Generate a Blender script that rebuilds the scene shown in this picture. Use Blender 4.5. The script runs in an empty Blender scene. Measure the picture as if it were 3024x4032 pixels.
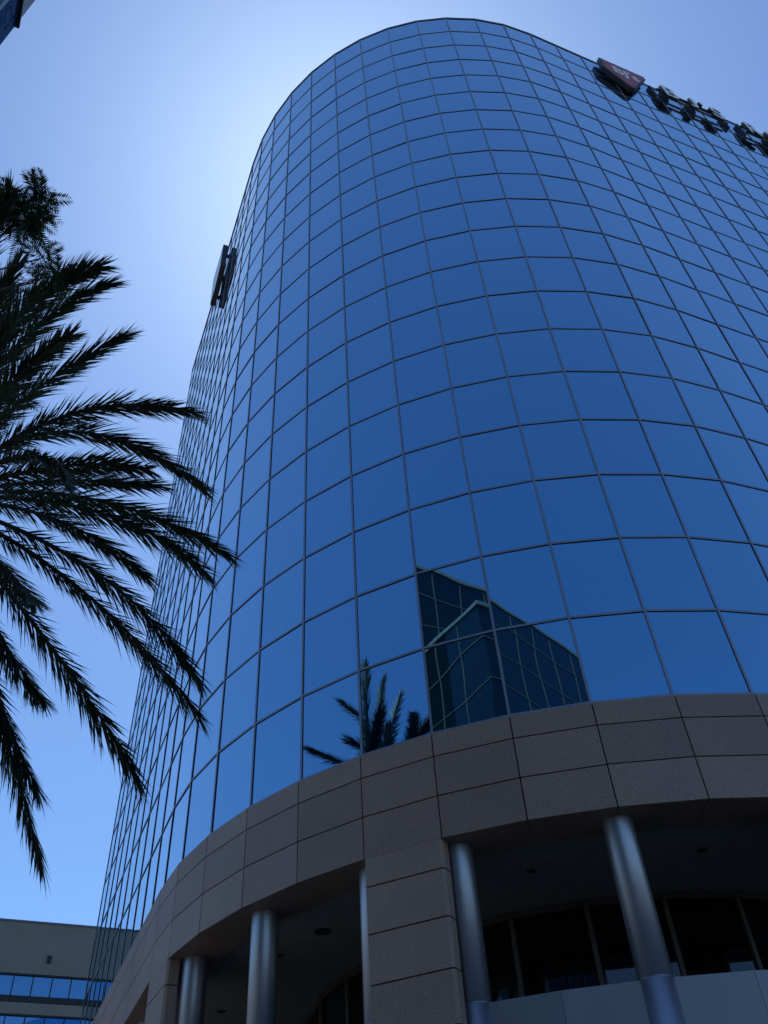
import bpy, bmesh, math, random
from mathutils import Vector, Matrix
R_ = math.radians
sc = bpy.context.scene

# ------------------------------------------------------------------ camera
PITCH, ROLL = 0.786795034, -0.075376992
cam = bpy.data.cameras.new('camera'); camo = bpy.data.objects.new('camera', cam)
sc.collection.objects.link(camo); sc.camera = camo
c_, s_ = math.cos(PITCH), math.sin(PITCH)
fwd = Vector((0, c_, s_)); up0 = Vector((0, -s_, c_)); rt0 = Vector((1, 0, 0))
cr, sr = math.cos(ROLL), math.sin(ROLL)
rt = rt0*cr + up0*sr; up = up0*cr - rt0*sr
camo.matrix_world = Matrix(((rt.x, up.x, -fwd.x, 0), (rt.y, up.y, -fwd.y, 0), (rt.z, up.z, -fwd.z, 1.6), (0, 0, 0, 1)))
cam.sensor_fit = 'VERTICAL'; cam.sensor_height = 24.0; cam.lens = 3464.343*24/4032
cam.clip_end = 5000; cam.clip_start = 0.05
sc.render.resolution_x = 768; sc.render.resolution_y = 1024

# ------------------------------------------------------------------ sky, sun, exposure
SUN_EL, SUN_AZ = R_(65), R_(-3)            # azimuth from +Y towards +X
world = bpy.data.worlds.new('World'); sc.world = world; world.use_nodes = True
wn = world.node_tree.nodes; wl = world.node_tree.links
bg = wn['Background']
sky = wn.new('ShaderNodeTexSky'); sky.sky_type = 'NISHITA'; sky.sun_disc = False
sky.sun_elevation = SUN_EL; sky.sun_rotation = SUN_AZ
sky.air_density = 1.0; sky.dust_density = 0.48; sky.ozone_density = 2.0; sky.altitude = 0
tint = wn.new('ShaderNodeMixRGB'); tint.blend_type = 'MULTIPLY'; tint.inputs[0].default_value = 1; tint.inputs[2].default_value = (.68, .90, 1.13, 1)
wl.new(sky.outputs[0], tint.inputs[1]); wl.new(tint.outputs[0], bg.inputs[0]); bg.inputs[1].default_value = 0.15
sun = bpy.data.lights.new('sun', 'SUN'); sun.energy = 3.5; sun.angle = R_(0.53); sun.color = (1, .95, .87)
suno = bpy.data.objects.new('sun', sun); sc.collection.objects.link(suno)
sd = Vector((math.cos(SUN_EL)*math.sin(SUN_AZ), math.cos(SUN_EL)*math.cos(SUN_AZ), math.sin(SUN_EL)))
suno.rotation_euler = sd.to_track_quat('Z', 'Y').to_euler()
sc.view_settings.view_transform = 'Standard'; sc.view_settings.look = 'None'
sc.view_settings.gamma = 1; sc.view_settings.exposure = -0.03
sc.render.engine = 'CYCLES'
sc.cycles.max_bounces = 7; sc.cycles.glossy_bounces = 5; sc.cycles.diffuse_bounces = 3
sc.cycles.sample_clamp_indirect = 6

# ------------------------------------------------------------------ helpers
def new_mat(name):
    m = bpy.data.materials.new(name); m.use_nodes = True
    return m, m.node_tree.nodes, m.node_tree.links, m.node_tree.nodes['Principled BSDF']
def noise(n, l, scale, detail=2, coord='Object', rough=.5):
    tc = n.new('ShaderNodeTexCoord'); t = n.new('ShaderNodeTexNoise')
    t.inputs['Scale'].default_value = scale; t.inputs['Detail'].default_value = detail; t.inputs['Roughness'].default_value = rough
    l.new(tc.outputs[coord], t.inputs['Vector']); return t
def ramp(n, l, src, stops):
    r = n.new('ShaderNodeValToRGB'); e = r.color_ramp.elements
    while len(e) < len(stops): e.new(.5)
    for k, (p, c) in enumerate(stops): e[k].position = p; e[k].color = (*c, 1)
    l.new(src, r.inputs[0]); return r
def plain(name, col, rough=.6, metal=0.0, var=.12, scale=3.0, bump=0.0, bscale=40, coord='Object'):
    m, n, l, b = new_mat(name)
    t = noise(n, l, scale, 4, coord)
    r = ramp(n, l, t.outputs['Fac'], [(.3, tuple(c*(1-var) for c in col)), (.7, tuple(min(1, c*(1+var)) for c in col))])
    l.new(r.outputs[0], b.inputs['Base Color']); b.inputs['Roughness'].default_value = rough; b.inputs['Metallic'].default_value = metal
    if bump:
        t2 = noise(n, l, bscale, 3, coord); bp = n.new('ShaderNodeBump'); bp.inputs['Strength'].default_value = bump; bp.inputs['Distance'].default_value = .01
        l.new(t2.outputs['Fac'], bp.inputs['Height']); l.new(bp.outputs[0], b.inputs['Normal'])
    return m
def mirror_glass(name, tint, body, ior, warp=.35, wscale=.55, dist=.006, power=1.9, graz=.92):
    m, n, l, b = new_mat(name); n.remove(b)
    out = n['Material Output']
    d = n.new('ShaderNodeBsdfDiffuse'); d.inputs[0].default_value = (*body, 1)
    g = n.new('ShaderNodeBsdfGlossy'); g.inputs['Roughness'].default_value = 0.0; g.inputs[0].default_value = (*tint, 1)
    lw = n.new('ShaderNodeLayerWeight'); lw.inputs[0].default_value = .5
    pw = n.new('ShaderNodeMath'); pw.operation = 'POWER'; pw.inputs[1].default_value = power; l.new(lw.outputs['Facing'], pw.inputs[0])
    f = n.new('ShaderNodeMath'); f.operation = 'MULTIPLY_ADD'; f.inputs[1].default_value = max(0, graz-ior); f.inputs[2].default_value = ior; l.new(pw.outputs[0], f.inputs[0])
    tm = n.new('ShaderNodeMixRGB'); tm.inputs[1].default_value = (*tint, 1); tm.inputs[2].default_value = (.88, .97, 1, 1); l.new(pw.outputs[0], tm.inputs[0]); l.new(tm.outputs[0], g.inputs[0])
    mx = n.new('ShaderNodeMixShader')
    t = noise(n, l, wscale, 1); bp = n.new('ShaderNodeBump'); bp.inputs['Strength'].default_value = warp; bp.inputs['Distance'].default_value = dist
    l.new(t.outputs['Fac'], bp.inputs['Height']); l.new(bp.outputs[0], g.inputs['Normal'])
    l.new(f.outputs[0], mx.inputs[0]); l.new(d.outputs[0], mx.inputs[1]); l.new(g.outputs[0], mx.inputs[2]); l.new(mx.outputs[0], out.inputs[0])
    return m
def granite(name, a, b_, c):
    m, n, l, b = new_mat(name)
    t1 = noise(n, l, 55, 3, 'Object', .7)
    r1 = ramp(n, l, t1.outputs['Fac'], [(.36, c), (.47, a), (.56, a), (.66, b_)])
    t2 = noise(n, l, .8, 3); mx = n.new('ShaderNodeMixRGB'); mx.blend_type = 'MULTIPLY'; mx.inputs[0].default_value = 1
    r2 = ramp(n, l, t2.outputs['Fac'], [(.3, (.86, .87, .88)), (.7, (1, 1, 1))])
    l.new(r1.outputs[0], mx.inputs[1]); l.new(r2.outputs[0], mx.inputs[2])
    at = n.new('ShaderNodeAttribute'); at.attribute_name = 'tone'
    mx2 = n.new('ShaderNodeMixRGB'); mx2.blend_type = 'MULTIPLY'; mx2.inputs[0].default_value = 1
    l.new(mx.outputs[0], mx2.inputs[1]); l.new(at.outputs['Color'], mx2.inputs[2])
    l.new(mx2.outputs[0], b.inputs['Base Color']); b.inputs['Roughness'].default_value = .55
    return m
M = {}
M['pane'] = mirror_glass('blue_mirror_glass', (.25, .64, .98), (.003, .009, .024), 0.56, .5, .45, .014)
M['gasket'] = plain('black_gasket', (.006, .006, .010), .8)
M['mullion'] = plain('grey_blue_aluminium', (.24, .275, .34), .42, .35, .06)
M['granite'] = granite('pink_grey_granite', (.37, .245, .175), (.50, .36, .27), (.22, .145, .11))
M['joint'] = plain('dark_joint', (.02, .018, .018), .9)
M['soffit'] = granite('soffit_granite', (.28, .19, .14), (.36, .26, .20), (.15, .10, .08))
M['ceiling'] = plain('painted_ceiling', (.27, .28, .26), .8)
M['column'] = plain('brushed_metal', (.40, .42, .47), .42, .88, .04, 2.0, .05, 300)
M['parapet'] = plain('painted_metal_panel', (.25, .26, .28), .45, .3, .05, 2)
M['lobby'] = mirror_glass('dark_lobby_glass', (.8, .85, .9), (.004, .005, .006), 0.06, .2, .5, .006, 3, .7)
M['bronze'] = plain('dark_bronze_frame', (.10, .09, .08), .5, .3)
M['black'] = plain('black_metal', (.012, .012, .014), .6)
M['coping'] = plain('coping_metal', (.12, .13, .16), .5, .4)
M['roof'] = plain('roof_gravel', (.25, .24, .22), .9)
M['paving'] = plain('paving', (.15, .145, .135), .85, 0, .15, .6)
M['asphalt'] = plain('asphalt', (.05, .05, .05), .9, 0, .2, 1.5)
M['stucco'] = plain('grey_stucco', (.21, .20, .165), .85, 0, .06, .25)
M['darkband'] = plain('dark_band', (.02, .02, .025), .7)
M['stripglass'] = mirror_glass('strip_window_glass', (.28, .62, 1), (.01, .03, .06), 0.4, .5, .3, .02)
M['teal'] = mirror_glass('teal_tower_glass', (.6, .85, .9), (.008, .022, .026), 0.02, .3, .5, .006, 3, .5)
M['near'] = mirror_glass('dark_blue_glass', (.5, .7, 1), (.012, .03, .07), .10, .5, 1, .01, 3, .11)
M['grid'] = plain('dark_tan_mullion', (.20, .185, .13), .6)  # grid bars in a darker tone than the tan parapets
M['tan'] = plain('tan_mullion', (.34, .32, .25), .6)
M['red'] = plain('red_sign_face', (.34, .035, .04), .45, 0, .1)
M['white'] = plain('white_sign_face', (.78, .80, .78), .45, 0, .05)
M['signbox'] = plain('sign_can_metal', (.035, .032, .032), .5, .3)
M['rail'] = plain('rusty_rail', (.16, .10, .07), .7)
M['dish'] = plain('light_trim', (.03, .03, .03), .7)

class MB:
    def __init__(s): s.v = []; s.f = []; s.t = []
    def add(s, vs, fs, tone=1.0):
        o = len(s.v); s.v += [tuple(v) for v in vs]
        for f in fs: s.f.append(tuple(o+i for i in f)); s.t.append(tone)
    def hexa(s, b, t, tone=1.0):            # bottom quad, top quad (same winding, seen from above ccw)
        s.add(list(b)+list(t), [(3, 2, 1, 0), (4, 5, 6, 7), (0, 1, 5, 4), (1, 2, 6, 5), (2, 3, 7, 6), (3, 0, 4, 7)], tone)
    def box(s, x0, x1, y0, y1, z0, z1, tone=1.0):
        s.hexa([(x0, y0, z0), (x1, y0, z0), (x1, y1, z0), (x0, y1, z0)], [(x0, y0, z1), (x1, y0, z1), (x1, y1, z1), (x0, y1, z1)], tone)
    def obox(s, o, u, v, a0, a1, b0, b1, z0, z1, tone=1.0):   # box in the plan frame o,u,v
        p = [(o[0]+u[0]*a+v[0]*b, o[1]+u[1]*a+v[1]*b) for a, b in ((a0, b0), (a1, b0), (a1, b1), (a0, b1))]
        s.hexa([(*q, z0) for q in p], [(*q, z1) for q in p], tone)
    def prism(s, poly, z0, z1, tone=1.0):
        n = len(poly); s.add([(*p, z0) for p in poly]+[(*p, z1) for p in poly],
                             [tuple(reversed(range(n))), tuple(range(n, 2*n))]+[(i, (i+1) % n, n+(i+1) % n, n+i) for i in range(n)], tone)
    def tube(s, pts, rads, n=6):
        rings = []
        for i, p in enumerate(pts):
            p = Vector(p); a = Vector(pts[max(i-1, 0)]); b = Vector(pts[min(i+1, len(pts)-1)])
            d = (b-a).normalized(); x = d.orthogonal().normalized() if i == 0 else (x - d*x.dot(d)).normalized()
            y = d.cross(x); r = rads[i] if isinstance(rads, (list, tuple)) else rads
            rings.append([p+(x*math.cos(2*math.pi*k/n)+y*math.sin(2*math.pi*k/n))*r for k in range(n)])
        vs = [v for r in rings for v in r]; fs = []
        for i in range(len(pts)-1):
            for k in range(n): fs.append((i*n+k, i*n+(k+1) % n, (i+1)*n+(k+1) % n, (i+1)*n+k))
        fs += [tuple(reversed(range(n))), tuple(range(len(vs)-n, len(vs)))]
        s.add(vs, fs)
    def build(s, name, mat, parent=None, smooth=False, loc=None):
        me = bpy.data.meshes.new(name); me.from_pydata(s.v, [], s.f); me.update()
        if mat.name.find('granite') >= 0:
            at = me.attributes.new('tone', 'FLOAT_COLOR', 'FACE')
            for i, t in enumerate(s.t): at.data[i].color = (t, t, t, 1)
        me.materials.append(mat)
        if smooth:
            for p in me.polygons: p.use_smooth = True
        o = bpy.data.objects.new(name, me); sc.collection.objects.link(o)
        if parent:
            o.parent = parent; o.location = -parent.location if not isinstance(parent.data, bpy.types.Mesh) else (0, 0, 0)
        return o
def thing(name, label, cat, loc=(0, 0, 0), group=None):
    o = bpy.data.objects.new(name, None); sc.collection.objects.link(o); o.location = loc
    o['label'] = label; o['category'] = cat
    if group: o['group'] = group
    return o

# ------------------------------------------------------------------ ground
g = MB(); g.add([(-2500, -2500, 0), (2500, -2500, 0), (2500, 2500, 0), (-2500, 2500, 0)], [(0, 1, 2, 3)])
o = g.build('ground', M['paving']); o['kind'] = 'structure'
g = MB(); g.box(-200, 200, -17, -8, -.05, .004); o = g.build('road', M['asphalt']); o['kind'] = 'structure'

# ------------------------------------------------------------------ the round-cornered tower: plan
H = 0.430848729; w = 1.48762287; SILL = 10.2405; ROW = 2.0; TOP = SILL+20*ROW
X8 = (9.2882301, 14.9264371)
W = {8: Vector(X8)}
def hd(a): return Vector((math.cos(a), math.sin(a)))
K1, K0 = 22, -14
for k in range(9, K1+1): W[k] = W[k-1]+hd(H)*w
for k in range(7, -5, -1): W[k] = W[k+1]-hd(H-R_(3.75+7.5*(7-k)))*w
for k in range(-5, K0-1, -1): W[k] = W[k+1]-hd(H-R_(90))*w
def seg(k):                                                     # unit direction and outward normal of the bay k..k+1
    d = (W[k+1]-W[k]).normalized(); return d, Vector((d.y, -d.x))
def outn(k):                                                    # outward mitre vector at joint k
    if k == K0: return seg(k)[1]
    if k == K1: return seg(k-1)[1]
    a, b = seg(k-1)[1], seg(k)[1]; m = (a+b).normalized(); return m/m.dot(a)
RAD = w/(2*math.sin(R_(3.75))); CEN = Vector((4.538504, 25.259822))
def off(k, d): return W[k]+outn(k)*d
def P3(p, z): return Vector((p[0], p[1], z))
def project(P):
    v = P-Vector((0, 0, 1.6)); d = v.dot(fwd)
    return (1512+3464.3*v.dot(rt)/d, 2016-3464.3*v.dot(up)/d, d)

tower = thing('office_tower', 'blue mirrored glass office tower with a rounded corner above a granite band', 'office tower', (W[2].x, W[2].y, 0))
# panes
rows = []
for k in range(K0, K1):
    d, n = seg(k)
    for r in range(20):
        z0, z1 = SILL+r*ROW, SILL+(r+1)*ROW
        q = [project(P3(W[k], z0)), project(P3(W[k+1], z0)), project(P3(W[k+1], z1)), project(P3(W[k], z1))]
        ar = 0
        for i in range(4):
            a, b = q[i], q[(i+1) % 4]; ar += a[0]*b[1]-b[0]*a[1]
        cx = sum(a[0] for a in q)/4; cy = sum(a[1] for a in q)/4
        vis = 0 < cx < 3024 and 0 < cy < 4032
        rows.append((-abs(ar) if vis else 0, k, r))
rows.sort()
rnd = random.Random(5)
def pane(mb, k, r):
    z0, z1 = SILL+r*ROW, SILL+(r+1)*ROW
    d, n = seg(k); t = [rnd.uniform(-.0022, .0022) for _ in range(4)]
    a = W[k]+n*t[0]; b = W[k+1]+n*t[1]; a2 = W[k]+n*t[2]; b2 = W[k+1]+n*t[3]
    a2 = a2; mb.add([P3(a, z0), P3(b, z0), P3(b+(a2-a), z1), P3(a2, z1)], [(0, 1, 2, 3)])
for i, (ar, k, r) in enumerate(rows[:99]):
    mb = MB(); pane(mb, k, r); mb.build('window_pane', M['pane'], tower)
mb = MB()
for ar, k, r in rows[99:]: pane(mb, k, r)
o = mb.build('window_pane', M['pane'], tower); o['kind'] = 'stuff'
# mullions: aluminium cap over a black gasket
MW, MD = .025, .022
seams = [SILL+ROW*3.33, SILL+ROW*9.33, SILL+ROW*15.33]
for k in range(K0, K1+1):
    m = outn(k); mn = m.normalized(); t = Vector((-mn.y, mn.x))
    cap = MB(); zs = [SILL-.01]+seams+[TOP+.02]
    def sec(hw, d0, d1): return [W[k]+mn*d1+t*hw, W[k]+mn*d0+t*hw, W[k]+mn*d0-t*hw, W[k]+mn*d1-t*hw]
    for i in range(len(zs)-1): cap.prism([tuple(q) for q in sec(MW,   .014, MD)], zs[i]+(.006 if i else 0), zs[i+1]-.006)
    co = cap.build('vertical_mullion', M['mullion'], tower)
    gk = MB(); gk.prism([tuple(q) for q in sec(MW+.002, -.03, .0135)], SILL, TOP)
    gk.build('gasket', M['gasket'], co)
for r in range(0, 21):
    z = SILL+r*ROW; cap = MB(); gk = MB()
    for k in range(K0, K1):
        a0, b0, a1, b1 = off(k, .013 if r else -.02), off(k+1, .013 if r else -.02), off(k, MD-.003), off(k+1, MD-.003)
        zz0, zz1 = (z-.025, z+.025) if r else (z-.01, z+.065)
        cap.hexa([P3(a1, zz0), P3(b1, zz0), P3(b0, zz0), P3(a0, zz0)], [P3(a1, zz1), P3(b1, zz1), P3(b0, zz1), P3(a0, zz1)])
        a0, b0, a1, b1 = off(k, -.02), off(k+1, -.02), off(k, .0128), off(k+1, .0128)
        if r:
            gk.hexa([P3(a1, z-.035), P3(b1, z-.035), P3(b0, z-.035), P3(a0, z-.035)], [P3(a1, z+.027), P3(b1, z+.027), P3(b0, z+.027), P3(a0, z+.027)])
    co = cap.build('transom' if 0 < r < 20 else ('sill_rail' if r == 0 else 'head_rail'), M['mullion'], tower)
    if r: gk.build('gasket', M['gasket'], co)
# coping and roof
cp = MB()
for k in range(K0, K1):
    cp.hexa([P3(off(k, .04), TOP+.03), P3(off(k+1, .04), TOP+.03), P3(off(k+1, -.5), TOP+.03), P3(off(k, -.5), TOP+.03)],
            [P3(off(k, .04), TOP+.09), P3(off(k+1, .04), TOP+.09), P3(off(k+1, -.5), TOP+.09), P3(off(k, -.5), TOP+.09)])
cp.build('roof_coping', M['coping'], tower)
uR = hd(H); nR = Vector((-uR.y, uR.x))
back = [W[K1]+nR*30, W[K0]+uR*(24)]
poly = [tuple(off(k, -.06)) for k in range(K0, K1+1)]+[tuple(W[K1]+nR*32-uR*.1), tuple(W[K0]+uR*6+nR*12)]
mb = MB(); n = len(poly); mb.add([(*p, TOP-.3) for p in poly], [tuple(range(n))]); mb.build('roof', M['roof'], tower)
mb = MB()
A, B, C2, D2 = W[K1], W[K1]+nR*32, W[K0]+uR*6+nR*12, W[K0]
for a, b in ((A, B), (B, C2), (C2, D2)): mb.add([P3(a, 0), P3(b, 0), P3(b, TOP), P3(a, TOP)], [(0, 1, 2, 3)])
mb.build('rear_wall', M['pane'], tower)
# granite band
zb = [SILL-.012, SILL-.47, SILL-1.235, SILL-2.0]; G = .08; JT = .012
gb = MB(); gj = MB()
for k in range(K0, K1):
    d, n = seg(k)
    for i in range(3):
        z1, z0 = zb[i]-(JT if i else 0), zb[i+1]+(JT if i < 2 else 0)
        a1, b1 = off(k, G)+d*JT, off(k+1, G)-d*JT; a0, b0 = off(k, G-.04)+d*JT, off(k+1, G-.04)-d*JT
        gb.hexa([P3(a1, z0), P3(b1, z0), P3(b0, z0), P3(a0, z0)], [P3(a1, z1), P3(b1, z1), P3(b0, z1), P3(a0, z1)], rnd.uniform(.84, 1.06))
    a1, b1, a0, b0 = off(k, G-.03), off(k+1, G-.03), off(k, -.35), off(k+1, -.35)
    gj.hexa([P3(a1, zb[3]+.004), P3(b1, zb[3]+.004), P3(b0, zb[3]+.004), P3(a0, zb[3]+.004)], [P3(a1, SILL-.02), P3(b1, SILL-.02), P3(b0, SILL-.02), P3(a0, SILL-.02)])
band = gb.build('granite_band', M['granite'], tower); gj.build('joint_backing', M['joint'], band)
# soffit slabs (1 m deep) with joints, ceiling further in
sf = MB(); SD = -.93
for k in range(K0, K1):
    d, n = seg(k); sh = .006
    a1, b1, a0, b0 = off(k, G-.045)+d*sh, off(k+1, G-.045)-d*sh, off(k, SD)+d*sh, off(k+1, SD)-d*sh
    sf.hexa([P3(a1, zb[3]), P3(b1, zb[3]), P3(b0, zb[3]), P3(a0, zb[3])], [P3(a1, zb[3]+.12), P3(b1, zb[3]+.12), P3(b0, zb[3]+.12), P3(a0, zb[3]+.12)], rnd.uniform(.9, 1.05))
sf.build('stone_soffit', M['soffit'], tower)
cl = MB(); ZC = zb[3]+.10
inner = [tuple(off(k, SD+.02)) for k in range(K0, K1+1)]+[tuple(W[K1]+nR*20-uR*.2), tuple(W[K0]+uR*6+nR*8)]
cl.add([(*p, ZC) for p in inner], [tuple(reversed(range(len(inner))))]); cl.build('arcade_ceiling', M['ceiling'], tower)
# downlights
def lathe(mb, cx, cy, prof, n=20):
    vs = []; fs = []
    for r, z in prof:
        for i in range(n): vs.append((cx+r*math.cos(2*math.pi*i/n), cy+r*math.sin(2*math.pi*i/n), z))
    for j in range(len(prof)-1):
        for i in range(n): fs.append((j*n+i, j*n+(i+1) % n, (j+1)*n+(i+1) % n, (j+1)*n+i))
    mb.add(vs, fs)
for x, y, r in [(2.22, 16.41, .06), (5.34, 16.04, .07), (-1.89, 18.61, .15), (-2.92, 19.78, .05), (-4.81, 23.21, .08)]:
    mb = MB(); lathe(mb, x, y, [(r+.03, ZC-.002), (r+.03, ZC-.014), (r, ZC-.014), (r*.9, ZC-.004), (.001, ZC-.004)]); mb.build('downlight', M['dish'], tower)
# piers
for kk in (-9, -4, 1, 6, 11, 16):
    d, n = seg(kk); pm = MB(); back_ = MB()
    zs = [zb[3]-.004]; z = zb[3]-.505
    while z > 0: zs.append(z); z -= .775
    zs.append(0)
    for i in range(len(zs)-1):
        z1, z0 = zs[i]-(JT if i else 0), zs[i+1]+(JT if zs[i+1] > 0 else 0)
        e = .05; a, b = off(kk, G)+d*.006, off(kk+1, G)-d*.006
        pl = [a+d*e, b-d*e, b-n*e, b-n*.26, a-n*.26, a-n*e]
        pl = [a+d*.025, b-d*e, b-n*e, b-n*.26, a-n*.26, a-n*.025]
        pm.prism([tuple(q) for q in pl], z0, z1, rnd.uniform(.9, 1.05))
    a, b = off(kk, G-.03)+d*.03, off(kk+1, G-.03)-d*.03
    back_.prism([tuple(a), tuple(b), tuple(b-n*.2), tuple(a-n*.2)], 0, zb[3]-.01)
    po = pm.build('stone_pier', M['granite'], tower); back_.build('joint_backing', M['joint'], po)
# round columns
def colpos(k): return off(k, -.50)
for k in (-13, -11, -9, -8, -6, -4, -3, -1, 1, 2, 4, 7, 9, 11, 12, 14, 16, 17, 19, 21):
    p = colpos(k); r = .265; mb = MB()
    if k in (-9, -4, 1): p = p-seg(k)[0]*.15          # beside a pier the column stands clear of it
    if k in (-8, -3, 2): p = p+seg(k-1)[0]*.07
    lathe(mb, p.x, p.y, [(r, 0), (r, 5.752), (r-.012, 5.756), (r-.012, 5.768), (r, 5.772), (r, zb[3]-.002)], 40)
    mb.build('round_column', M['column'], tower, True)
# balcony parapets between the columns, chord panels
for k in range(K0, K1):
    if k in (-9, -4, 1, 6, 11, 16): continue
    d, n = seg(k); mb = MB()
    a, b = off(k, -.40), off(k+1, -.40); a2, b2 = off(k, -.62), off(k+1, -.62); s = .003
    mb.hexa([P3(a+d*s, 4.35), P3(b-d*s, 4.35), P3(b2-d*s, 4.35), P3(a2+d*s, 4.35)], [P3(a+d*s, 5.76), P3(b-d*s, 5.76), P3(b2-d*s, 5.76), P3(a2+d*s, 5.76)])
    mb.build('balcony_parapet', M['parapet'], tower)
slab = MB(); slab.add([(*off(k, -.55), 4.6) for k in range(K0, K1+1)]+[(*p, 4.6) for p in inner[-2:]], [tuple(range(len(inner)))])
slab.build('balcony_floor', M['ceiling'], tower)
# recessed lobby glazing ring
lr = 7.37; angs = [-110.75+11.75*i for i in range(-5, 7)]
pts = [CEN+hd(R_(a))*lr for a in angs]
lg = MB(); lm = MB()
ends = [pts[0]+Vector((-.42, .91))*14] + pts + [pts[-1]+hd(H)*14]
for i in range(len(ends)-1):
    a, b = ends[i], ends[i+1]; d = (b-a).normalized(); n = Vector((d.y, -d.x)); L = (b-a).length; cnt = max(1, round(L/1.5))
    lg.add([P3(a, 0), P3(b, 0), P3(b, ZC), P3(a, ZC)], [(0, 1, 2, 3)])
    for j in range(cnt):
        q = a+d*L*j/cnt
        if j or i: lm.obox(q, d, n, -.045, .045, -.02, .07, 0, ZC-.01)
    for z0, z1 in ((ZC-.14, ZC-.005), (5.2, 5.27), (2.9, 2.98), (0, .1)): lm.obox(a, d, n, .046, L-.046, -.01, .055, z0, z1)
lgo = lg.build('lobby_glazing', M['lobby'], tower); lm.build('lobby_frame', M['bronze'], lgo)

# ------------------------------------------------------------------ rooftop signs
def text_mesh(ch, size, depth):
    cu = bpy.data.curves.new('t', 'FONT'); cu.body = ch; cu.size = size; cu.extrude = depth; cu.offset = size*.018
    cu.align_x = 'LEFT'; to = bpy.data.objects.new('t', cu); sc.collection.objects.link(to)
    dg = bpy.context.evaluated_depsgraph_get(); me = bpy.data.meshes.new_from_object(to.evaluated_get(dg))
    bpy.data.objects.remove(to); return me
def place_text(name, ch, size, depth, mat, parent, s, z, offd, o2d, ux, nx, wid=None, hei=None):
    me = text_mesh(ch, size, depth)
    xs = [v.co.x for v in me.vertices]; ys = [v.co.y for v in me.vertices]
    sx = wid/(max(xs)-min(xs)) if wid else 1; sy = hei/(max(ys)-min(ys)) if hei else 1
    x0, y0 = min(xs), min(ys)
    for v in me.vertices:
        x, y, zz = (v.co.x-x0)*sx, (v.co.y-y0)*sy, v.co.z
        q = o2d+ux*(s+x)+nx*(offd+zz); v.co = (q.x, q.y, TOP+z+y)
    me.flip_normals() if ux.x*nx.y-ux.y*nx.x > 0 else None
    me.materials.clear(); me.materials.append(mat)
    ob = bpy.data.objects.new(name, me); sc.collection.objects.link(ob); ob.parent = parent; ob.location = -parent.location
    return ob
def loc_poly(mb, o2, ux, nx, poly, d0, d1):       # poly (s,z) extruded along the wall normal from d0 to d1
    n = len(poly); vs = []
    for dd in (d0, d1):
        for s, z in poly: q = o2+ux*s+nx*dd; vs.append((q.x, q.y, TOP+z))
    mb.add(vs, [tuple(range(n)), tuple(reversed(range(n, 2*n)))]+[(i, n+i, n+(i+1) % n, (i+1) % n) for i in range(n)])
oR = W[8]; eR = -nR
q = oR+uR*5.2+eR*.3
box = thing('logo_sign', 'red panel sign with white lettering at the right roof edge of the glass tower', 'sign', (q.x, q.y, TOP-1.7))
shape = [(3.85, -.12), (6.60, -.12), (6.64, -.5), (5.12, -3.38), (4.86, -3.34), (3.70, -1.6)]
mb = MB(); loc_poly(mb, oR, uR, eR, list(reversed(shape)), .12, .34); mb.build('sign_box', M['signbox'], box)
cx = sum(p[0] for p in shape)/6; cz = sum(p[1] for p in shape)/6
inn = [(cx+(s-cx)*.9, cz+(z-cz)*.9) for s, z in shape]
mb = MB(); loc_poly(mb, oR, uR, eR, list(reversed(inn)), .341, .352); mb.build('sign_face', M['red'], box)
place_text('lettering', "BJ's", 1, .008, M['white'], box, 4.42, -2.05, .362, oR, uR, eR, 1.5, 1.28)
for s, z in ((4.2, -.6), (6.1, -.6), (5.0, -2.8)):
    mb = MB(); loc_poly(mb, oR, uR, eR, [(s, z), (s, z-.1), (s+.1, z-.1), (s+.1, z)], 0, .16); mb.build('bracket', M['rail'], box)
q = oR+uR*10.5+eR*.3
let = thing('letter_sign', 'row of large white channel letters on rails along the top right of the glass tower', 'sign', (q.x, q.y, TOP-1.5))
for ch, s, wd, z, hh in (('B', 7.45, .86, -2.0, 1.4), ('J', 9.0, .54, -2.0, 1.4), ("'", 9.9, .2, -1.0, .4), ('S', 10.5, .78, -2.02, 1.44), ('R', 12.85, .86, -2.0, 1.4), ('E', 14.35, .75, -2.0, 1.4)):
    lo = place_text('letter', ch, 1, .075, M['signbox'], let, s, z, .34, oR, uR, eR, wd, hh)
    fo = place_text('letter_face', ch, 1, .006, M['white'], lo, s, z, .423, oR, uR, eR, wd, hh); fo.location = (0, 0, 0)
for z in (-.75, -1.55):
    for s0, s1 in ((7.3, 11.6), (12.8, 15.3)):
        mb = MB(); loc_poly(mb, oR, uR, eR, [(s0, z), (s0, z-.1), (s1, z-.1), (s1, z)], .17, .26); mb.build('rail', M['rail'], let)
for s in (6.98, 7.7, 9.4, 11.6, 12.7, 14.6):
    mb = MB(); loc_poly(mb, oR, uR, eR, [(s, -.45), (s, -1.9), (s+.09, -1.9), (s+.09, -.45)], .0, .165); mb.build('bracket', M['signbox'], let)
uL = Vector((-.41764212, .90861161)); nL = Vector((-.90861161, -.41764212)); oL = W[-4]
q = oL+uL*5.6
bl = thing('logo_sign', 'dark sign box seen edge-on at the top left edge of the glass tower', 'sign', (q.x, q.y, TOP-2))
sl = [(4.7, -1.0), (6.9, -1.0), (7.1, -1.3), (6.7, -4.5), (5.6, -4.6), (4.6, -3.6)]
mb = MB(); loc_poly(mb, oL, uL, nL, sl, .12, .4); mb.build('sign_box', M['signbox'], bl)
mb = MB(); loc_poly(mb, oL, uL, nL, [(5.85+(s-5.85)*.94, -2.7+(z+2.7)*.94) for s, z in sl], .401, .412); mb.build('sign_face', M['white'], bl)
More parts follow.
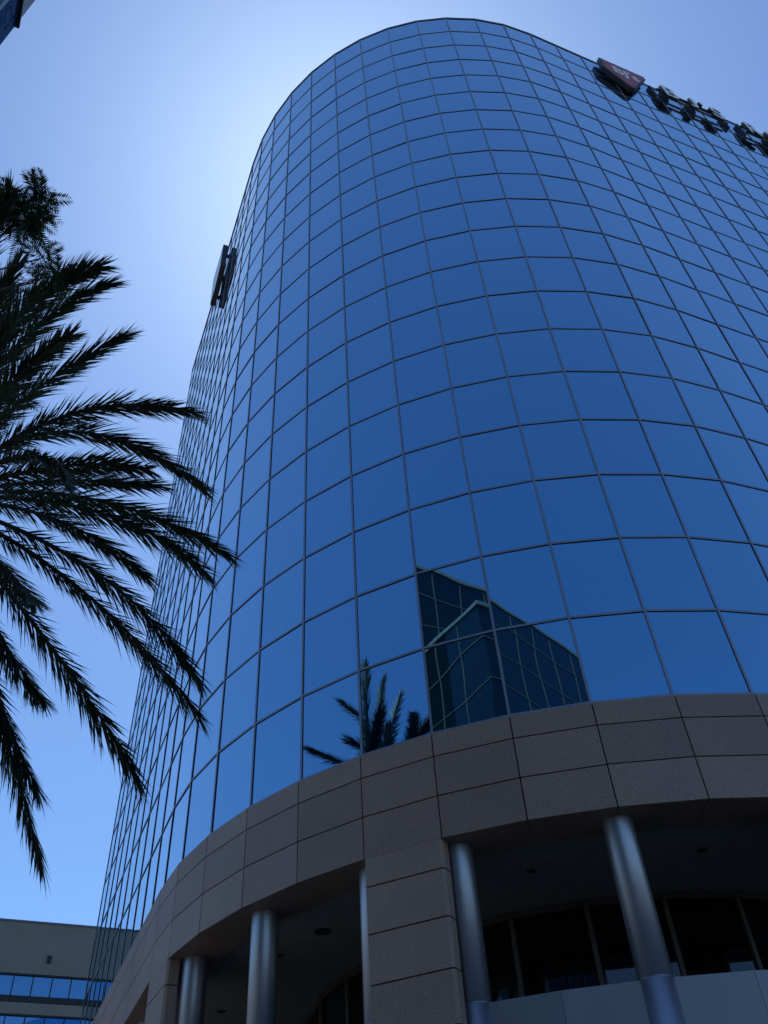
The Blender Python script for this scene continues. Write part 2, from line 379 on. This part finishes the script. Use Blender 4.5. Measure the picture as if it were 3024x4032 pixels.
for s, z in ((4.9, -1.6), (6.3, -1.6), (5.2, -3.6), (6.3, -3.9)):
    mb = MB(); loc_poly(mb, oL, uL, nL, [(s, z), (s+.12, z), (s+.12, z-.25), (s, z-.25)], 0, .2); mb.build('bracket', M['rail'], bl)

# ------------------------------------------------------------------ grey office block far left
th = R_(24.5); fv = Vector((-math.sin(th), math.cos(th))); fu = Vector((math.cos(th), math.sin(th)))   # away, rightwards
fo_ = fv*111.0
gbk = thing('office_block', 'grey stucco office block with blue strip windows behind the tower at lower left', 'office block', (fo_.x, fo_.y, 0))
wall = MB(); gl = []; HT = 41.9; t0, t1 = -62, 34
z = HT-5.35
wall.obox(fo_, fu, fv, t0, t1, 0, 30, z, HT)
bands = []
while z > 4:
    bands.append(z); z -= 2.15
    zz = z-.75
    wall.obox(fo_, fu, fv, t0, t1, 0, 30, zz-1.1, zz)
    z = zz-1.1
wall.obox(fo_, fu, fv, t0+.2, t1-.2, .5, 29.5, .0, HT-5.4)
wall.build('wall', M['stucco'], gbk)
db = MB(); tr = MB()
for z in bands:
    db.obox(fo_, fu, fv, t0+.05, t1-.05, .22, 29, z-2.9, z-2.15)
    tr.obox(fo_, fu, fv, t0+.05, t1-.05, .02, .2, z-.16, z-.002)
db.build('dark_band', M['darkband'], gbk); tr.build('window_head', M['darkband'], gbk)
for z in bands[:5]:
    mb = MB(); mb.obox(fo_, fu, fv, t0+.1, t1-.1, .25, .4, z-2.148, z-.17); wo = mb.build('strip_window', M['stripglass'], gbk)
    t = t0+1
    if z > bands[2]-.1:
        while t < t1-.2:
            if t > -26: mb = MB(); mb.obox(fo_, fu, fv, t, t+.13, .16, .249, z-2.148, z-.17); mb.build('mullion', M['darkband'], wo)
            t += 2.03
mb = MB(); mb.obox(fo_, fu, fv, t0-.1, t1+.1, -.1, 30, HT, HT+.2); mb.build('roof_coping', M['coping'], gbk)
mb = MB(); mb.obox(fo_, fu, fv, 5.05, 5.45, -.25, -.002, HT-4.15, HT-3.55); mb.obox(fo_, fu, fv, 5.0, 5.5, -.3, -.002, HT-3.54, HT-3.47); mb.build('wall_lamp', M['black'], gbk)

# ------------------------------------------------------------------ stepped glass tower across the street (seen mirrored)
ou = Vector((.4, -.9165)); ov = Vector((-.9165, -.4)); oo = Vector((-13.1, -16.4))
opp = thing('glass_tower', 'dark teal stepped glass tower with tan mullions, seen mirrored in the lower panes', 'office tower', (oo.x, oo.y, 0))
def volume(u0, u1, v0, v1, h, name):
    mb = MB(); mb.obox(oo, ou, ov, u0, u1, v0, v1, 0, h); vo = mb.build(name, M['teal'], opp)
    gm = MB(); e = .07
    nu = round((u1-u0)/2.9); nv = round((v1-v0)/2.9); nz = int(h/3.3)
    for i in range(1, nu):
        u = u0+(u1-u0)*i/nu
        gm.obox(oo, ou, ov, u-.035, u+.035, v0-e, v0+.01, 0, h-.4); gm.obox(oo, ou, ov, u-.035, u+.035, v1-.01, v1+e, 0, h-.4)
    for i in range(1, nv):
        v = v0+(v1-v0)*i/nv
        gm.obox(oo, ou, ov, u0-e, u0+.01, v-.035, v+.035, 0, h-.4); gm.obox(oo, ou, ov, u1-.01, u1+e, v-.035, v+.035, 0, h-.4)
    for i in range(1, nz+1):
        z = h-3.3*i+.5; gm.obox(oo, ou, ov, u0-e+.01, u1+e-.01, v0-e+.01, v1+e-.01, z-.035, z+.035)
    gm.build('curtain_grid', M['grid'], vo)
    cm = MB(); cm.obox(oo, ou, ov, u0-.12, u1+.12, v0-.12, v1+.12, h-.15, h+.15); cm.build('parapet', M['tan'], vo)
volume(-3, 13, 8, 25, 50, 'tower_block'); volume(13, 31, -.7, 25, 50, 'tower_block')
volume(-.02, 12.98, -.0, 7.9, 40, 'podium_block'); volume(-11.5, -3.2, 5.75, 18, 31, 'podium_block')

# ------------------------------------------------------------------ near glass building, upper left corner
no = Vector((-3.55, 2.77)); nu_ = Vector((.47, -.883)); nv_ = Vector((-.883, -.47))
nb = thing('glass_building', 'dark blue glass building corner cutting the top left of the sky', 'building', (no.x, no.y, 0))
mb = MB(); mb.obox(no, nu_, nv_, 0, 2.2, 0, 4.2, 3.2, 15.5); nw = mb.build('glass_wall', M['near'], nb)
mb = MB(); mb.obox(no, nu_, nv_, .05, 2.1, .05, 4.1, 0, 3.2); mb.build('plinth', M['granite'], nb)
for z in (5.4, 8.8, 12.2):
    fin = MB(); fin.obox(no, nu_, nv_, -.03, 2.23, -.03, 4.23, z, z+.05); fin.build('floor_fin', M['black'], nb)
edge = MB()
for u in (.55, 1.3, 2.0): edge.obox(no, nu_, nv_, u-.03, u+.03, -.05, .0, 3.2, 15.5)
edge.build('vertical_mullion', M['mullion'], nb)
mb = MB(); mb.obox(no, nu_, nv_, -.08, 2.28, -.08, 4.28, 15.5, 15.8); mb.build('roof_coping', M['coping'], nb)

# ------------------------------------------------------------------ vegetation materials
def leaf_mat(name, a, b_, trans=.35):
    m, n, l, b = new_mat(name); out = n['Material Output']
    t = noise(n, l, 1.3, 3); r = ramp(n, l, t.outputs['Fac'], [(.3, a), (.7, b_)])
    l.new(r.outputs[0], b.inputs['Base Color']); b.inputs['Roughness'].default_value = .5
    tr = n.new('ShaderNodeBsdfTranslucent'); l.new(r.outputs[0], tr.inputs[0])
    mx = n.new('ShaderNodeMixShader'); mx.inputs[0].default_value = trans
    l.new(b.outputs[0], mx.inputs[1]); l.new(tr.outputs[0], mx.inputs[2]); l.new(mx.outputs[0], out.inputs[0])
    return m
M['frond'] = leaf_mat('palm_leaf', (.022, .038, .020), (.050, .075, .036), .18)
M['jac'] = leaf_mat('jacaranda_leaf', (.025, .055, .018), (.05, .09, .03), .2)
M['bark'] = plain('bark', (.09, .07, .055), .9, 0, .3, 6, .5, 20)

# ------------------------------------------------------------------ date palm
PC = Vector((-7.3, 9.5, 12.2))
palm = thing('date_palm', 'tall date palm with long drooping dark feather fronds in front of the tower', 'palm tree', (PC.x-.25, PC.y+.1, 0))
tk = MB(); pts = []; rr = []
for i in range(60):
    f = i/59; z = f*(PC.z-.25); pts.append((PC.x-.25+.25*f*f, PC.y+.1-.1*f, z)); rr.append((.36 if f < .96 else .42)-.06*f+(.03 if i % 2 else 0)+.12*max(0, 1-f*12))
tk.tube(pts, rr, 16); tk.build('trunk', M['bark'], palm, True)
prng = random.Random(11)
def frond(mid, tip, base=PC, leaf=.70, n=250, seed=0, thin=1.0):
    rg = random.Random(seed); mb = MB()
    mid, tip = Vector(mid), Vector(tip); tip = base+(tip-base)*.96
    ctl = mid*2-(base+tip)/2                          # quadratic control point through mid
    side_tw = rg.uniform(-.35, .35)
    def B(t): return base*(1-t)**2+ctl*2*t*(1-t)+tip*t*t
    def dB(t): return ((ctl-base)*(1-t)+(tip-ctl)*t).normalized()
    mb.tube([B(i/14) for i in range(15)], [.035*(1-i/14)**.8*1.2+.006 for i in range(15)], 5)
    for i in range(n):
        t = .2+.8*(i/(n-1))**.85; p = B(t); d = dB(t)
        sd_ = d.cross(Vector((0, 0, 1)))
        sd_ = sd_.normalized() if sd_.length > .05 else Vector((1, 0, 0)); nu2 = sd_.cross(d).normalized()
        L = leaf*(math.sin(math.pi*min(1, .25+.55*t))**.6)*(1 if t < .85 else 1-.22*(t-.85)/.15)
        if t < .6: L *= .40+1.0*t
        ang = R_(37-23*t)
        for sgn in (-1, 1):
            a = ang+rg.uniform(-.14, .14); li = rg.uniform(-1.2, .6)+side_tw*sgn; l2 = L*rg.uniform(.72, 1.15)
            q = (d*math.cos(a)+(sd_*sgn*math.cos(li)+nu2*math.sin(li))*math.sin(a)).normalized()
            wv = q.cross(nu2*math.cos(li)-sd_*sgn*math.sin(li)).normalized()*(.0105*thin)
            dr = Vector((0, 0, -1))*l2*rg.uniform(.02, .13)
            m1 = p+q*l2*.5+dr*.3; m2 = p+q*l2+dr; wd = wv
            mb.add([p-wd*.7, p+wd*.7, m1+wd, m1-wd, m2], [(0, 1, 2, 3), (3, 2, 4)])
    return mb
FR = [([-5.71, 7.42, 13.38], [-3.67, 6.09, 13.31]), ([-6.24, 8.44, 14.6], [-4.49, 7.89, 16.0]), ([-5.84, 8.02, 12.62], [-4.01, 6.55, 12.23]), ([-6.31, 9.3, 14.33], [-4.46, 8.99, 15.96]), ([-4.98, 8.54, 12.85], [-2.54, 8.07, 12.17]), ([-5.5, 9.8, 14.06], [-3.22, 11.44, 14.07]), ([-5.17, 8.99, 12.16], [-3.2, 8.32, 11.19]), ([-5.96, 10.66, 13.73], [-4.22, 11.71, 14.55]), ([-5.49, 8.69, 12.13], [-4.17, 8.1, 10.64]), ([-5.12, 10.56, 13.06], [-2.74, 11.95, 12.7]), ([-4.76, 9.74, 11.94], [-2.57, 9.98, 10.51]), ([-6.0, 11.14, 13.22], [-4.6, 12.93, 13.16]), ([-4.81, 10.34, 11.23], [-2.77, 11.02, 9.21]), ([-4.97, 10.36, 10.9], [-2.74, 11.13, 8.63]), ([-5.97, 9.66, 10.93], [-4.73, 9.11, 9.35]), ([-5.36, 10.75, 10.12], [-3.59, 11.36, 7.75]), ([-6.1, 10.31, 10.25], [-4.78, 10.19, 8.48]), ([-6.15, 10.68, 9.66], [-4.88, 10.93, 7.47]), ([-6.08, 10.63, 9.49], [-4.73, 11.26, 6.56]), ([-6.99, 8.58, 14.54], [-6.11, 7.51, 16.28]), ([-6.15, 7.07, 13.14], [-4.55, 4.84, 13.19])]
for i, (m_, t_) in enumerate(FR):
    frond(m_, t_, seed=i, leaf=.72 if i != 8 else .46).build('frond', M['frond'], palm)
# upright crown fronds (their mirror image shows in the panes) and the far side of the crown
for i, (az, el, L, dr) in enumerate([(100, 80, 5.6, .5), (200, 78, 5.3, .5), (-30, 70, 5.4, .6), (-60, 74, 5.2, .6), (-120, 78, 5.6, .6), (240, 60, 5.0, .9), (215, 62, 5.2, 1.0), (240, 55, 5.3, 1.1), (265, 66, 5.0, .9), (280, 50, 5.0, 1.2),
                                     (250, 30, 5.3, 1.4), (275, 40, 5.3, 1.3), (225, 38, 5.3, 1.3), (300, 35, 5.2, 1.3), (235, 10, 5.2, 1.6), (265, 5, 5.2, 1.6), (290, 12, 5.2, 1.6), (210, 8, 5.0, 1.6), (315, 8, 5.0, 1.6),
                                     (255, -20, 4.6, 1.6), (225, -25, 4.6, 1.6), (285, -22, 4.6, 1.5), (320, -20, 4.6, 1.5)]):
    d = Vector((math.sin(R_(az))*math.cos(R_(el)), math.cos(R_(az))*math.cos(R_(el)), math.sin(R_(el))))
    tip = PC+d*L+Vector((0, 0, -dr*.8)); mid = (PC+tip)/2+Vector((0, 0, dr*.45))
    if project(tip)[0] > -40 or project(mid*.4+tip*.6)[0] > -40: continue
    frond(mid, tip, seed=100+i).build('frond', M['frond'], palm)

for i, tip in enumerate([(-9.5, 13.3, 15.7), (-8.9, 12.35, 17.3), (-8.9, 12.1, 15.9), (-7.5, 9.5, 18.9), (-7.65, 8.6, 18.7), (-7.8, 7.7, 18.5), (-7.9, 7.0, 18.0), (-8.3, 6.6, 17.6), (-8.7, 6.0, 16.4)]):
    tip = Vector(tip); mid = (PC+tip)/2+Vector((0, 0, .35))+(tip-PC).cross(Vector((0, 0, 1))).normalized()*rnd.uniform(-.2, .2)
    frond(mid, tip, seed=200+i, leaf=.78).build('frond', M['frond'], palm)
# ------------------------------------------------------------------ jacaranda at the left edge
JB = Vector((-9.6, 4.6, 0))
jac = thing('jacaranda_tree', 'feathery leaved tree with thin branches reaching in beside the palm at left', 'tree', tuple(JB))
fork = Vector((-9.3, 5.0, 6.0))
tb = MB(); tb.tube([JB, JB+Vector((.1, .1, 2)), JB+Vector((.1, .3, 4)), fork], [.26, .21, .18, .15], 12)
tb.build('trunk', M['bark'], jac, True)
jr = random.Random(3)
fol = MB(); br = MB()
def bileaf(mb, p, d, L):
    d = d.normalized(); sd_ = d.cross(Vector((jr.uniform(-.4, .4), jr.uniform(-.4, .4), 1))).normalized(); nn = sd_.cross(d)
    NP = 12
    mb.tube([p, p+d*L*.5+Vector((0, 0, -.02)), p+d*L+Vector((0, 0, -.07))], [.003, .0025, .001], 3)
    for i in range(NP):
        t = .12+.88*i/(NP-1); c = p+d*L*t+Vector((0, 0, -.07*t*t)); pl = .40*L*math.sin(math.pi*(.18+.72*t))*jr.uniform(.85, 1.1)
        for sgn in (-1, 1):
            e = (d*.75+sd_*sgn+nn*jr.uniform(-.25, .25)).normalized(); wv = (d*.9-sd_*sgn*.5).normalized()*pl*.085
            q1 = c+e*pl*.5-nn*.01; q2 = c+e*pl-nn*.03
            mb.add([c, q1+wv, q2, q1-wv], [(0, 1, 2, 3)])
clusters = [((-4.74, 5.46, 13.62), .22, 50), ((-4.53, 5.43, 13.88), .13, 22), ((-4.95, 5.42, 13.4), .16, 18), ((-4.66, 5.60, 13.38), .12, 12), ((-4.6, 6.07, 13.36), .13, 13), ((-4.52, 6.38, 13.4), .10, 8),
            ((-4.78, 6.34, 13.16), .12, 8), ((-5.02, 6.5, 12.95), .08, 5), ((-5.45, 7.62, 12.05), .2, 24), ((-5.3, 7.76, 12.4), .10, 7), ((-6.0, 9.2, 11.84), .12, 8),
            ((-7.0, 4.6, 12.94), .5, 50), ((-7.6, 5.0, 11.85), .6, 60), ((-7.2, 3.9, 13.6), .5, 50), ((-7.3, 4.21, 12.13), .8, 70), ((-8.2, 5.4, 13.4), 1.1, 110), ((-9.4, 4.8, 12.4), 1.2, 110)]
for (c, r, n) in clusters:
    c = Vector(c); mid1 = fork.lerp(c, .5)+Vector((-.5, -.2, .4)); q3 = fork.lerp(c, .82)+Vector((-.15, -.1, .2))
    br.tube([fork-Vector((0, 0, .3)), mid1, q3, c], [.06, .035, .018, .009], 6)
    for i in range(n):
        v = Vector((jr.gauss(0, 1), jr.gauss(0, 1), jr.gauss(0, .75))).normalized(); s0 = c+v*r*jr.uniform(.05, .75)
        if i % 5 == 0: br.tube([c, c.lerp(s0, .6)+Vector((0, 0, .03)), s0], [.009, .006, .004], 4)
        bileaf(fol, s0, v+Vector((jr.gauss(0, .5), jr.gauss(0, .5), jr.uniform(-.9, .3))), jr.uniform(.26, .44))
br.build('branches', M['bark'], jac); fol.build('foliage', M['jac'], jac)
